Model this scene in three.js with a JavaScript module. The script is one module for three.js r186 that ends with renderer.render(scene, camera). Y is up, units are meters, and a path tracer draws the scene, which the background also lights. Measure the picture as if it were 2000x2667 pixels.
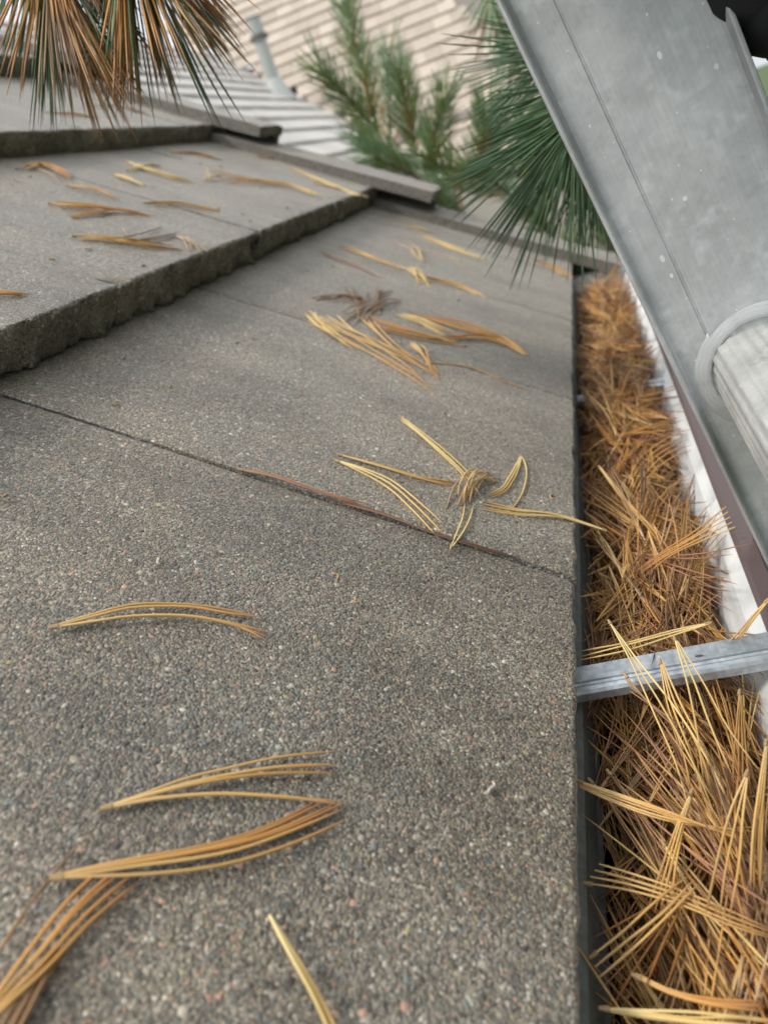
import * as THREE from 'three';
import { mergeGeometries } from 'three/addons/utils/BufferGeometryUtils.js';

// ---------------------------------------------------------------- camera, sky, sun, exposure
const scene = new THREE.Scene();
const renderer = new THREE.WebGLRenderer({ antialias: true });
renderer.setSize(767, 1024);
renderer.toneMapping = THREE.LinearToneMapping;
renderer.toneMappingExposure = 1.55;
renderer.shadowMap.enabled = true;

const camera = new THREE.PerspectiveCamera(73.06, 767 / 1024, 0.02, 400);
camera.position.set(0.052567, 0.262152, 0.392621);
camera.up.set(0.167633, 0.856343, -0.488443);
camera.lookAt(0.052567 - 0.345923, 0.262152 - 0.412859, 0.392621 - 0.842547);
camera.focus = 0.40;
camera.userData.fStop = 7.0;

function rng(seed) { let s = seed >>> 0; return () => { s = (s + 0x6D2B79F5) >>> 0; let t = Math.imul(s ^ (s >>> 15), 1 | s); t = (t + Math.imul(t ^ (t >>> 7), 61 | t)) ^ t; return ((t ^ (t >>> 14)) >>> 0) / 4294967296; }; }
const hash = (x, y, z) => { let h = Math.imul(x, 374761393) ^ Math.imul(y, 668265263) ^ Math.imul(z, 1274126177); h = Math.imul(h ^ (h >>> 13), 1274126177); return ((h ^ (h >>> 16)) >>> 0) / 4294967296; };
const sm = t => t * t * (3 - 2 * t), lerp = (a, b, t) => a + (b - a) * t, clamp = (v, a, b) => Math.min(b, Math.max(a, v));
const step01 = (a, b, v) => sm(clamp((v - a) / (b - a), 0, 1));
function noise(x, y, z = 0) {
  const xi = Math.floor(x), yi = Math.floor(y), zi = Math.floor(z), u = sm(x - xi), v = sm(y - yi), w = sm(z - zi);
  const p = (k) => lerp(lerp(hash(xi, yi, zi + k), hash(xi + 1, yi, zi + k), u), lerp(hash(xi, yi + 1, zi + k), hash(xi + 1, yi + 1, zi + k), u), v);
  return lerp(p(0), p(1), w) * 2 - 1;
}
const fbm = (x, y, z, o = 3) => { let s = 0, a = 0.5; for (let i = 0; i < o; i++) { s += a * noise(x, y, z + i * 17.3); x *= 2.03; y *= 2.03; z *= 2.03; a *= 0.5; } return s; };

{ // high thin overcast: nearly even, a little brighter overhead, broken by soft cloud
  const w = 256, h = 128, d = new Float32Array(w * h * 4);
  for (let j = 0; j < h; j++) for (let i = 0; i < w; i++) {
    const el = (j + 0.5) / h * Math.PI - Math.PI / 2, az = i / w * Math.PI * 2;
    const c = Math.cos(el), n = fbm(c * Math.cos(az) * 2.2 + 5, Math.sin(el) * 4.5, c * Math.sin(az) * 2.2 + 9, 4);
    const up = Math.max(0, Math.sin(el)), L = 0.52 + 0.74 * up, k = clamp(0.5 + n * 1.3, 0, 1);
    const o = (j * w + i) * 4;
    d[o] = L * lerp(0.90, 1.03, k); d[o + 1] = L * lerp(0.96, 1.03, k); d[o + 2] = L * lerp(1.05, 1.04, k); d[o + 3] = 1;
  }
  const sky = new THREE.DataTexture(d, w, h, THREE.RGBAFormat, THREE.FloatType);
  sky.mapping = THREE.EquirectangularReflectionMapping; sky.magFilter = THREE.LinearFilter; sky.minFilter = THREE.LinearFilter; sky.needsUpdate = true;
  scene.background = sky; scene.environment = sky;
  scene.backgroundIntensity = 1; scene.environmentIntensity = 1;
}
const sun = new THREE.DirectionalLight(new THREE.Color(1, 0.93, 0.83), 1.5);
sun.position.set(-5, 8, 3.2); sun.target.position.set(0, 0, -0.4);
sun.castShadow = true; sun.shadow.radius = 22; sun.shadow.mapSize.set(2048, 2048);
Object.assign(sun.shadow.camera, { left: -9, right: 9, top: 9, bottom: -9, near: 0.1, far: 40 });
scene.add(sun, sun.target);

// ---------------------------------------------------------------- helpers
const V = (x, y, z) => new THREE.Vector3(x, y, z);
const P = 31.5 * Math.PI / 180, CP = Math.cos(P), SP = Math.sin(P);
const roof = (a, n, z) => V(a * CP + n * SP, -a * SP + n * CP, z);          // a: down the slope, n: off the tile plane
const names = {};
const numbered = n => { const k = names[n] = (names[n] ?? -1) + 1; return k ? `${n}_${String(k).padStart(3, '0')}` : n; };
function mesh(name, geo, mat, parent) { const m = new THREE.Mesh(geo, mat); m.name = parent === scene ? numbered(name) : name; m.castShadow = m.receiveShadow = true; parent.add(m); return m; }
function thing(name, label, category, group, pos) { const g = new THREE.Group(); g.name = numbered(name); if (pos) g.position.copy(pos); g.userData = { label, category }; if (group) g.userData.group = group; scene.add(g); return g; }
const std = o => new THREE.MeshStandardMaterial(o);
const rgb = (r, g, b) => new THREE.Color().setRGB(r, g, b);
const box = (sx, sy, sz, x = 0, y = 0, z = 0) => new THREE.BoxGeometry(sx, sy, sz).translate(x, y, z);
function tex(w, h, fill, srgb, repeat) {
  const d = new Uint8Array(w * h * 4); fill(d, w, h);
  const t = new THREE.DataTexture(d, w, h); t.wrapS = t.wrapT = THREE.RepeatWrapping; t.magFilter = THREE.LinearFilter; t.minFilter = THREE.LinearMipmapLinearFilter; t.generateMipmaps = true;
  if (srgb) t.colorSpace = THREE.SRGBColorSpace; if (repeat) t.repeat.set(repeat, repeat); t.needsUpdate = true; return t;
}
// periodic 2-d noise for tiling textures
const pn = (x, y, per, s) => { const xi = Math.floor(x), yi = Math.floor(y), u = sm(x - xi), v = sm(y - yi), m = k => ((k % per) + per) % per; return lerp(lerp(hash(m(xi), m(yi), s), hash(m(xi + 1), m(yi), s), u), lerp(hash(m(xi), m(yi + 1), s), hash(m(xi + 1), m(yi + 1), s), u), v); };
const toS = c => c <= 0.0031308 ? c * 12.92 : 1.055 * Math.pow(c, 1 / 2.4) - 0.055;

// ---------------------------------------------------------------- sanded concrete: every grain is stamped with its own colour and height
const GS = 2048, GM = 0.56;                                     // pixels, metres
const grainC = new Float32Array(GS * GS * 3), grainH = new Float32Array(GS * GS);
{
  const r = rng(11);
  for (let i = 0; i < GS * GS; i++) { const b = 0.085 + 0.03 * r(); grainC[i * 3] = b * 1.04; grainC[i * 3 + 1] = b; grainC[i * 3 + 2] = b * 0.9; }
  const kinds = [[0.56, [0.190, 0.174, 0.148]], [0.16, [0.095, 0.09, 0.08]], [0.14, [0.30, 0.28, 0.245]], [0.035, [0.44, 0.42, 0.38]], [0.035, [0.36, 0.23, 0.175]], [0.03, [0.27, 0.25, 0.15]], [0.02, [0.14, 0.17, 0.175]]];
  const N = 620000;
  for (let g = 0; g < N; g++) {
    const x0 = r() * GS, y0 = r() * GS, big = r() < 0.05, ra = (big ? 3.6 + 2.6 * r() : 1.5 + 1.9 * r()), el = 0.65 + 0.35 * r(), an = r() * 3.14, ca = Math.cos(an), sa = Math.sin(an);
    if (grainH[Math.floor(y0) * GS + Math.floor(x0)] > 0.02) { r(); continue; }                // keep grains whole: none starts on top of another
    let q = r(), k = 0; while (k < kinds.length - 1 && q > kinds[k][0]) q -= kinds[k++][0];
    const v = 0.6 + 0.8 * r(), col = kinds[k][1], R = Math.ceil(ra + 1), lift = 0.3 + 0.7 * r() + (big ? 0.25 : 0);
    for (let dy = -R; dy <= R; dy++) for (let dx = -R; dx <= R; dx++) {
      const fx = x0 - Math.floor(x0), fy = y0 - Math.floor(y0), ux = dx - fx, uy = dy - fy, p = (ux * ca + uy * sa) / ra, s = (-ux * sa + uy * ca) / (ra * el), d2 = p * p + s * s;
      if (d2 > 1) continue;
      const o = (((Math.floor(y0) + dy + GS) % GS) * GS) + ((Math.floor(x0) + dx + GS) % GS), hh = lift * Math.sqrt(1 - d2);
      if (hh < grainH[o]) continue;
      grainH[o] = hh; for (let c = 0; c < 3; c++) grainC[o * 3 + c] = col[c] * v;
    }
  }
}
const grainMap = tex(GS, GS, d => { for (let i = 0; i < GS * GS; i++) { for (let c = 0; c < 3; c++) d[i * 4 + c] = 255 * toS(clamp(grainC[i * 3 + c], 0, 1)); d[i * 4 + 3] = 255; } }, true);
const grainBump = tex(GS, GS, d => { for (let i = 0; i < GS * GS; i++) { d[i * 4] = d[i * 4 + 1] = d[i * 4 + 2] = 255 * clamp(grainH[i] / 1.25, 0, 1); d[i * 4 + 3] = 255; } });
const concrete = new THREE.MeshPhysicalMaterial({ map: grainMap, bumpMap: grainBump, bumpScale: 0.0007, roughness: 0.5, vertexColors: true, sheen: 1, sheenRoughness: 0.45, sheenColor: rgb(1, 0.98, 0.95) });

// A flat interlocking tile. Profile runs tail -> nose along the top, over a worn arris, down the broken nose face, back underneath.
function tileGeo(w, L, T, seed, { dz = 0.0036, rough = 1, tint = 1 } = {}) {
  const prof = [];                                              // [a, n, normal a, normal n, roughness]
  for (const t of [0, 0.12, 0.24, 0.36, 0.46, 0.56, 0.65, 0.73, 0.8, 0.86, 0.91, 0.95, 0.98]) prof.push([-L + (L - 0.004) * t, 0, 0, 1, 0.12]);
  for (let k = 0; k <= 4; k++) { const q = k / 4 * Math.PI / 2; prof.push([-0.0035 + 0.0035 * Math.sin(q), -0.0035 + 0.0035 * Math.cos(q), Math.sin(q), Math.cos(q), 0.35 + 0.5 * k / 4]); }
  for (const t of [0.22, 0.36, 0.5, 0.64, 0.78, 0.9, 1]) prof.push([-0.002 * t, -T * t, 1, 0, t > 0.95 ? 1.9 : 1]);
  for (const a of [-0.006, -0.014, -0.05, -L]) prof.push([a, -T, 0, -1, a > -0.01 ? 1.2 : 0.2]);
  const M = prof.length, K = Math.max(2, Math.round(w / dz)), pos = [], uv = [], col = [], idx = [], r = rng(seed), uo = r(), vo = r(), arc = [0];
  for (let i = 1; i < M; i++) arc.push(arc[i - 1] + Math.hypot(prof[i][0] - prof[i - 1][0], prof[i][1] - prof[i - 1][1]));
  for (let j = 0; j <= K; j++) {
    const z = -w * j / K, e = Math.min(-z, w + z);
    for (let i = 0; i < M; i++) {
      const [a, n, na, nn, q] = prof[i], s = seed * 3.7;
      let d = rough * q * (0.0022 * fbm(a * 240 + s, n * 240, z * 240, 2) + 0.0020 * noise(a * 85 + s, n * 85, z * 85) + (q > 0.8 ? 0.0016 * Math.max(0, noise(z * 160 + s, n * 120, 7) - 0.1) : 0));
      d -= q > 0.3 ? rough * (0.004 + 0.006 * (1 - step01(0, 0.02, e))) * Math.max(0, noise(s + z * 38, n * 60, 3.1) - 0.45) : 0;         // chips along the edge
      if (n > -0.001 || nn > 0.5) d -= (rough > 1 ? 0.0004 : 0.0010) * (1 - step01(0, 0.0045, e));                          // side arris slightly rounded
      const warp = nn > 0.5 || n > -T ? 0.0007 * noise(a * 9 + s, 1, z * 9) : 0;
      pos.push(a + na * d, n + nn * d + warp, z + (e < 1e-6 && q > 0.3 ? (j ? 1 : -1) * 0.0012 * noise(n * 300, s, a * 300) : 0));
      uv.push(z / GM + uo, arc[i] / GM + vo);
      const g = tint * (1 + 0.34 * fbm(a * 7 + s * 3, 2, z * 22, 3) + 0.18 * fbm(a * 30 + s, 6, z * 30, 2) + 0.07 * noise(a * 60, 4, z * 60 + s)), h = 0.03 * noise(a * 20, 8, z * 20 + s);
      col.push(g * (1.10 + h), g * 1.055, g * (0.97 - h));
    }
  }
  for (let j = 0; j < K; j++) for (let i = 0; i < M - 1; i++) { const p = j * M + i; idx.push(p, p + 1, p + M, p + 1, p + M + 1, p + M); }
  const base = pos.length / 3;
  for (const j of [0, K]) {                                      // the two side faces
    const o = pos.length / 3, s0 = j * M * 3;
    for (let i = 0; i < M; i++) { pos.push(pos[s0 + i * 3], pos[s0 + i * 3 + 1], pos[s0 + i * 3 + 2]); uv.push(prof[i][0] / GM + uo, prof[i][1] / GM + vo); col.push(tint, tint, tint); }
    const tr = THREE.ShapeUtils.triangulateShape(prof.map(p => new THREE.Vector2(p[0], p[1])), []);
    for (const [x, y, z] of tr) j ? idx.push(o + x, o + y, o + z) : idx.push(o + x, o + z, o + y);
  }
  const g = new THREE.BufferGeometry();
  const q = []; for (let i = 0; i < pos.length; i += 3) { const v = roof(pos[i], pos[i + 1], pos[i + 2]); q.push(v.x, v.y, v.z); }
  g.setAttribute('position', new THREE.Float32BufferAttribute(q, 3)); g.setAttribute('uv', new THREE.Float32BufferAttribute(uv, 2)); g.setAttribute('color', new THREE.Float32BufferAttribute(col, 3));
  g.setIndex(idx); g.computeVertexNormals(); return g;
}

// ---------------------------------------------------------------- ground
const lawnMap = tex(512, 512, (d, w) => { for (let j = 0; j < w; j++) for (let i = 0; i < w; i++) { const n = 0.5 * pn(i / 64, j / 64, 8, 1) + 0.3 * pn(i / 16, j / 16, 32, 2) + 0.4 * pn(i / 3.2, j / 3.2, 160, 3), o = (j * w + i) * 4; d[o] = 42 + 40 * n; d[o + 1] = 56 + 44 * n; d[o + 2] = 28 + 22 * n; d[o + 3] = 255; } }, true, 60);
const ground = mesh('ground', new THREE.PlaneGeometry(300, 300).rotateX(-Math.PI / 2).translate(0, -3.2, 0), std({ map: lawnMap, roughness: 1 }), scene);
ground.userData = { kind: 'structure', label: 'green lawn far below the eave', category: 'lawn' };

// ---------------------------------------------------------------- the tiled roof
const OFF = [0, 0, 0.0385, 0.070, 0.105, 0.14, 0.175], NOSE = [0, 0.0055, -0.424, -0.778, -1.14, -1.52, -1.9];
const RAKE_Z = -1.12;
const house = thing('tiled_roof', 'grey sanded concrete tile roof littered with dry pine needles, ending at the gutter', 'roof');
{
  const r = rng(5);
  for (let c = 1; c <= 6; c++) {
    const L = (NOSE[c] - (NOSE[c + 1] ?? NOSE[c] - 0.38)) + 0.05;
    for (let z1 = 0.66 + (c % 2 ? 0 : 0.165); z1 > RAKE_Z + 0.02; z1 -= 0.33) {
      const z0 = Math.max(z1 - 0.33, RAKE_Z - 0.05);
      if (c > 3 && z1 > 0.1) continue;
      const ga = Math.abs(z1) < 1e-6 ? 0.0009 : 0.0003, gb = Math.abs(z0) < 1e-6 ? 0.0009 : 0.0003;
      const g = tileGeo(z1 - z0 - ga - gb, L, 0.0365, 100 + c * 20 + Math.round(z1 * 40), { dz: c < 3 ? 0.0036 : 0.007, tint: 0.93 + 0.14 * r(), rough: c === 1 ? 0.75 : 1.7 });
      const t = mesh('roof_tile', g, concrete, house);
      t.position.copy(roof(NOSE[c], OFF[c] + (c === 1 ? (z1 > 0.3 && z1 < 0.4 ? -0.0014 : 0.0004) : (r() - 0.5) * 0.0005), z1 - ga));
      t.rotation.set((r() - 0.5) * 0.004, 0, (r() - 0.5) * 0.002);
    }
  }
  // rake tiles: narrow cover pieces stepping up the far edge
  const rk = [[0.1, -0.46, 0.022], [-0.302, -0.83, 0.0605], [-0.672, -1.19, 0.092], [-1.07, -1.56, 0.128], [-1.44, -1.95, 0.165]];
  rk.forEach(([a0, a1, n], k) => {
    const g = tileGeo(0.125, a0 - a1, 0.021, 700 + k, { dz: 0.012, rough: 0.8, tint: 1.02 });
    const t = mesh('rake_tile', g, concrete, house); t.position.copy(roof(a0, n, RAKE_Z + 0.018 + (k ? 0 : -0.02))); t.rotation.set(0, 0, 0.012);
    const leg = mesh('rake_tile_leg', tileGeo(0.022, a0 - a1 - 0.012, 0.13, 720 + k, { dz: 0.011, tint: 0.98 }), concrete, t);
    leg.position.copy(roof(-0.006, -0.0195, -0.1035));
  });
  // deck, fascia, soffit and walls that carry the tiles
  const deckM = std({ color: rgb(0.05, 0.045, 0.04), roughness: 1 });
  const sh = new THREE.Shape(); [[-0.02, -0.081], [-2.3, 0.128], [-2.3, 0.1], [-0.02, -0.109]].forEach(([a, n], i) => { const v = roof(a, n, 0); i ? sh.lineTo(v.x, v.y) : sh.moveTo(v.x, v.y); });
  mesh('roof_deck', new THREE.ExtrudeGeometry(sh, { depth: 1.78, bevelEnabled: false }).translate(0, 0, RAKE_Z - 0.06), deckM, house);
  const paint = std({ color: rgb(0.33, 0.31, 0.28), roughness: 0.7 });
  mesh('fascia_board', box(0.02, 0.2, 1.76, -0.033, -0.165, RAKE_Z - 0.05 + 0.88), paint, house);
  mesh('batten', box(0.05, 0.02, 1.74, -0.075, -0.036, RAKE_Z - 0.05 + 0.88), deckM, house);
  mesh('soffit', box(0.42, 0.012, 1.7, -0.254, -0.262, RAKE_Z - 0.03 + 0.85), paint, house);
  mesh('wall', box(1.6, 2.94, 1.5, -1.26, -1.73, -0.25), std({ color: rgb(0.42, 0.38, 0.33), roughness: 0.9 }), house);
  mesh('rake_board', (() => { const s = new THREE.Shape(); [[-0.03, -0.112], [-2.3, 0.097], [-2.3, -0.06], [-0.05, -0.26]].forEach(([a, n], i) => { const v = roof(a, n, 0); i ? s.lineTo(v.x, v.y) : s.moveTo(v.x, v.y); }); return new THREE.ExtrudeGeometry(s, { depth: 0.02, bevelEnabled: false }).translate(0, 0, RAKE_Z - 0.058); })(), paint, house);
}

// ---------------------------------------------------------------- gutter
const spangle = tex(512, 512, (d, w) => { for (let j = 0; j < w; j++) for (let i = 0; i < w; i++) { const n = 0.5 * pn(i / 32, j / 32, 16, 4) + 0.5 * pn(i / 8, j / 8, 64, 5) , s = pn(i / 2.5, j / 90, 205, 6), o = (j * w + i) * 4, g = 150 + 62 * n + 16 * s; d[o] = g * 0.96; d[o + 1] = g; d[o + 2] = g * 1.03; d[o + 3] = 255; } }, true, 7);
const galv = std({ map: spangle, metalness: 0.8, roughness: 0.5 });
const innerMap = tex(512, 512, (d, w) => { for (let j = 0; j < w; j++) for (let i = 0; i < w; i++) { const n = 0.6 * pn(i / 40, j / 40, 13, 7) + 0.4 * pn(i / 6, j / 6, 85, 8), st = Math.pow(pn(i / 14, j / 60, 37, 9), 3), o = (j * w + i) * 4; const g = 222 + 18 * n - 46 * st; d[o] = g * 0.985; d[o + 1] = g; d[o + 2] = g * 1.0; d[o + 3] = 255; } }, true, 5);
const innerWhite = std({ map: innerMap, roughness: 0.5 });
const brownPaint = std({ color: rgb(0.115, 0.082, 0.08), roughness: 0.42 });
const GZ0 = 0.62, GZ1 = -1.14, GLEN = GZ0 - GZ1, LIPX = 0.110, LIPY = -0.036;
const gutter = thing('rain_gutter', 'brown eaves gutter with white inside, packed with fallen pine needles', 'gutter');
function sheet(pts, t, name, mat, parent, z0 = GZ0, z1 = GZ1) {     // bent sheet metal: open polyline in x,y with thickness t, run along z
  const L = pts.length, nor = pts.map((p, i) => { const a = pts[Math.max(0, i - 1)], b = pts[Math.min(L - 1, i + 1)], dx = b[0] - a[0], dy = b[1] - a[1], l = Math.hypot(dx, dy); return [-dy / l, dx / l]; });
  const s = new THREE.Shape(); pts.forEach((p, i) => i ? s.lineTo(p[0], p[1]) : s.moveTo(p[0], p[1]));
  for (let i = L - 1; i >= 0; i--) s.lineTo(pts[i][0] + nor[i][0] * t, pts[i][1] + nor[i][1] * t);
  return mesh(name, new THREE.ExtrudeGeometry(s, { depth: z0 - z1, bevelEnabled: false, steps: 1 }).translate(0, 0, z1), mat, parent);
}
const inner = [[-0.0185, -0.052], [-0.0185, -0.15], [-0.0165, -0.155], [0.060, -0.156], [0.064, -0.152], [0.068, -0.135], [0.075, -0.118], [0.083, -0.102], [0.088, -0.088], [0.093, -0.070], [0.1015, -0.050], [LIPX, LIPY - 0.0035]];
sheet(inner, 0.0006, 'trough_lining', innerWhite, gutter);
sheet(inner.map(([x, y]) => [x, y]), -0.0007, 'trough', brownPaint, gutter);
sheet([[LIPX - 0.0004, LIPY - 0.0035], [LIPX - 0.0004, LIPY - 0.001], [LIPX + 0.001, LIPY], [LIPX + 0.0105, LIPY - 0.0004], [LIPX + 0.0117, LIPY - 0.0018], [LIPX + 0.0117, LIPY - 0.014], [LIPX + 0.009, LIPY - 0.017]], 0.0012, 'front_lip', brownPaint, gutter);
sheet([[-0.022, -0.0445], [-0.004, -0.046], [-0.001, -0.049], [0.0005, -0.078], [0.0025, -0.083]], -0.0008, 'drip_flashing', std({ map: spangle, color: rgb(0.30, 0.315, 0.29), metalness: 0.1, roughness: 0.75 }), gutter);
{ // end cap, its top edge bright
  const s = new THREE.Shape(); inner.forEach(([x, y], i) => i ? s.lineTo(x, y) : s.moveTo(x, y - 0.0)); s.lineTo(LIPX + 0.011, LIPY - 0.001); s.lineTo(-0.0185, -0.036);
  mesh('end_cap', new THREE.ExtrudeGeometry(s, { depth: 0.0015, bevelEnabled: false }).translate(0, 0, GZ1 - 0.0022), innerWhite, gutter);
  mesh('end_cap_flange', box(0.13, 0.003, 0.006, 0.046, -0.0345, GZ1 - 0.0015), galv, gutter);
}
function strap(z, yaw, y = -0.031) {
  const g = new THREE.Group(); g.name = 'hanger_strap'; g.position.set(0.045, y, z); g.rotation.set(0, yaw, 0.03); gutter.add(g);
  const half = 0.0665, s = new THREE.Shape(); s.moveTo(-half - 0.03, -0.0125); s.lineTo(half, -0.0125); s.lineTo(half, 0); s.lineTo(-half - 0.03, 0); s.closePath();
  const hole = new THREE.Path(); hole.absellipse(0.024, -0.0032, 0.0026, 0.0014, 0, Math.PI * 2, true); s.holes.push(hole);
  mesh('strap_plate', new THREE.ExtrudeGeometry(s, { depth: 0.0012, bevelEnabled: true, bevelSize: 0.0003, bevelThickness: 0.0003, bevelSegments: 2, curveSegments: 16 }).rotateX(Math.PI / 2), galv, g);
  const r = new THREE.Shape(); [[0.0004, -0.0012], [0.0016, -0.0022], [0.003, -0.0018], [0.0042, 0.0002], [0.0062, 0.0010], [0.0088, 0.0006], [0.0102, -0.0012], [0.0106, -0.0062], [0.0096, -0.0062], [0.0092, -0.0018], [0.0082, -0.0006], [0.0062, -0.0002], [0.0048, -0.001], [0.0034, -0.003], [0.0014, -0.0034], [0.0004, -0.0026]].forEach(([zz, y], i) => i ? r.lineTo(-zz, y) : r.moveTo(-zz, y));
  mesh('strap_rib', new THREE.ExtrudeGeometry(r, { depth: 2 * half + 0.03, bevelEnabled: false }).rotateY(Math.PI / 2).translate(-half - 0.03, 0, 0), galv, g);
}
strap(0.0615, 0.11); strap(-0.462, -0.1, -0.05);

// ---------------------------------------------------------------- ladder
const RD = V(-0.2567, 0.9665, 0), RS = V(0.9665, 0.2567, 0), RAIL_Z = -0.04, RW = 0.090;
const railAt = (s, y) => { const x0 = 0.1222 + (y + 0.0363) * -0.2656; return V(x0 + s * 0.9665, y + s * 0.2567, RAIL_Z); };
const ladMap = tex(1024, 1024, (d, w) => {
  const r = rng(21);
  for (let j = 0; j < w; j++) for (let i = 0; i < w; i++) {
    const a = 0.5 * pn(i / 128, j / 128, 8, 31) + 0.3 * pn(i / 40, j / 40, 25.6 | 0, 32) + 0.2 * pn(i / 10, j / 10, 102, 33), b = pn(i / 64, j / 64, 16, 34) * pn(i / 17, j / 17, 60, 35), st = pn(i / 3, j / 200, 341, 36), o = (j * w + i) * 4;
    const g = 196 + 40 * (a - 0.5) + 34 * Math.max(0, b - 0.3) + 8 * (st - 0.5) - 22 * Math.max(0, pn(i / 22, j / 22, 46, 37) - 0.72); d[o] = g * 0.985; d[o + 1] = g * 1.0; d[o + 2] = g * 1.01; d[o + 3] = 255;
  }
  for (let k = 0; k < 120; k++) { const x = r() * w, y = r() * w, rr = k < 14 ? 3 + 3.5 * r() : 0.8 + 1.6 * r(), e = 1 + r(), R = Math.ceil(rr * e); for (let dy = -R; dy <= R; dy++) for (let dx = -R; dx <= R; dx++) { if ((dx * dx) + (dy / e) ** 2 > rr * rr) continue; const o = (((y + dy + w) | 0) % w * w + ((x + dx + w) | 0) % w) * 4; const v = k % 5 ? 236 : 205; d[o] = d[o + 1] = d[o + 2] = v; } }
}, true, 5);
const ladRough = tex(512, 512, (d, w) => { for (let j = 0; j < w; j++) for (let i = 0; i < w; i++) { const o = (j * w + i) * 4, g = 120 + 70 * pn(i / 20, j / 20, 25, 41) + 40 * pn(i / 5, j / 5, 102, 42); d[o] = d[o + 1] = d[o + 2] = g; d[o + 3] = 255; } }, false, 6);
const alu = std({ map: ladMap, metalness: 0.4, roughness: 0.85, roughnessMap: ladRough });
const ladder = thing('extension_ladder', 'weathered aluminium ladder leaning on the gutter lip, speckled with paint', 'ladder');
function rail(zFace, dir) {
  const s = new THREE.Shape();
  const inn = [[0, 0.006], [0.0006, 0.0078], [0.0018, 0.0082], [0.0028, 0.0076], [0.0034, 0.0050], [0.0040, 0.0012], [0.0056, 0]];
  const mid = [[0.0232, 0], [0.0236, -0.0011], [0.0246, -0.0011], [0.0250, 0.0006], [0.0262, 0.0006]];
  const face = [...inn, ...mid]; const full = [...face, ...inn.slice().reverse().map(([x, y]) => [RW - x, y])];
  const outer = [[RW, -0.03], [RW - 0.003, -0.03], [RW - 0.003, -0.0026], [0.003, -0.0026], [0.003, -0.03], [0, -0.03]];
  [...full, ...outer].forEach(([x, y], i) => i ? s.lineTo(x, -y * dir) : s.moveTo(x, -y * dir));
  const g = new THREE.ExtrudeGeometry(s, { depth: 4.35, bevelEnabled: false });
  g.applyMatrix4(new THREE.Matrix4().makeBasis(RS, V(0, 0, -1), RD));
  const b = railAt(0, -3.18), m = mesh('rail', g, alu, ladder); m.position.set(b.x, b.y, zFace); return m;
}
rail(RAIL_Z, 1); rail(0.452, -1);
const fluted = (() => {
  const s = new THREE.Shape(), pts = [];
  for (let i = 0; i < 220; i++) { const t = i / 220 * Math.PI * 2, c = Math.cos(t), n = Math.sin(t), p = 3.2; let r = 0.0268 / Math.pow(Math.pow(Math.abs(c), p) + Math.pow(Math.abs(n * 1.12), p), 1 / p); if (n > -0.35) r += 0.0004 * Math.cos(t * 26); pts.push([c * r, n * r]); }
  pts.forEach(([x, y], i) => i ? s.lineTo(x, y) : s.moveTo(x, y)); return s;
})();
const rungM = std({ map: ladMap, color: rgb(0.92, 0.9, 0.86), metalness: 0.35, roughness: 0.6 });
for (const k of [-8, -7, -6, -5, -4, -3, -2, -1, 0, 1, 2]) {
  const c = railAt(RW / 2, 0.0885 + k * 0.3);
  const rung = mesh('rung', new THREE.ExtrudeGeometry(fluted, { depth: 0.492, bevelEnabled: false }), rungM, ladder);
  rung.position.copy(c); rung.rotation.z = 0.1;
  for (const [z, f] of [[0, 1], [0.492, -1]]) {
    const pr = [[0.0282, -0.001], [0.0284, 0.0010], [0.0292, 0.0018], [0.0304, 0.0021], [0.0318, 0.0020], [0.0332, 0.0016], [0.0346, 0.0012], [0.0360, 0.0007], [0.0374, 0.0003], [0.0390, -0.0006]].map(([x, y]) => new THREE.Vector2(x, y));
    const col = mesh('rung_collar', new THREE.LatheGeometry(pr, 56).rotateX(f * Math.PI / 2), alu, rung); col.position.z = z;
  }
}
{ // the black strap wound about the rail's far edge
  const g = thing('tie_strap', 'black padded strap wound round the edge of the ladder rail', 'strap');
  const blk = std({ color: rgb(0.012, 0.013, 0.016), roughness: 0.75 });
  for (const [y, s0, ti, rr] of [[0.258, 0.124, 0.9, 0.018], [0.272, 0.118, 0.9, 0.022], [0.290, 0.112, 0.9, 0.025], [0.308, 0.109, 0.8, 0.027], [0.326, 0.107, 0.7, 0.028], [0.344, 0.106, 0.6, 0.028], [0.362, 0.106, 0.6, 0.028]]) {
    const pts = []; for (let i = 0; i < 24; i++) { const t = i / 24 * Math.PI * 2, p = railAt(lerp(s0, RW + 0.15, 0.5 + 0.5 * Math.sign(Math.cos(t)) * Math.pow(Math.abs(Math.cos(t)), 0.7)), y); p.z = RAIL_Z - 0.014 + 0.024 * Math.sign(Math.sin(t)) * Math.pow(Math.abs(Math.sin(t)), 0.7); p.y += ti * 0.03 * Math.cos(t); pts.push(p); }
    mesh('strap_turn', new THREE.TubeGeometry(new THREE.CatmullRomCurve3(pts, true), 90, rr, 18, true), blk, g);
  }
}

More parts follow.
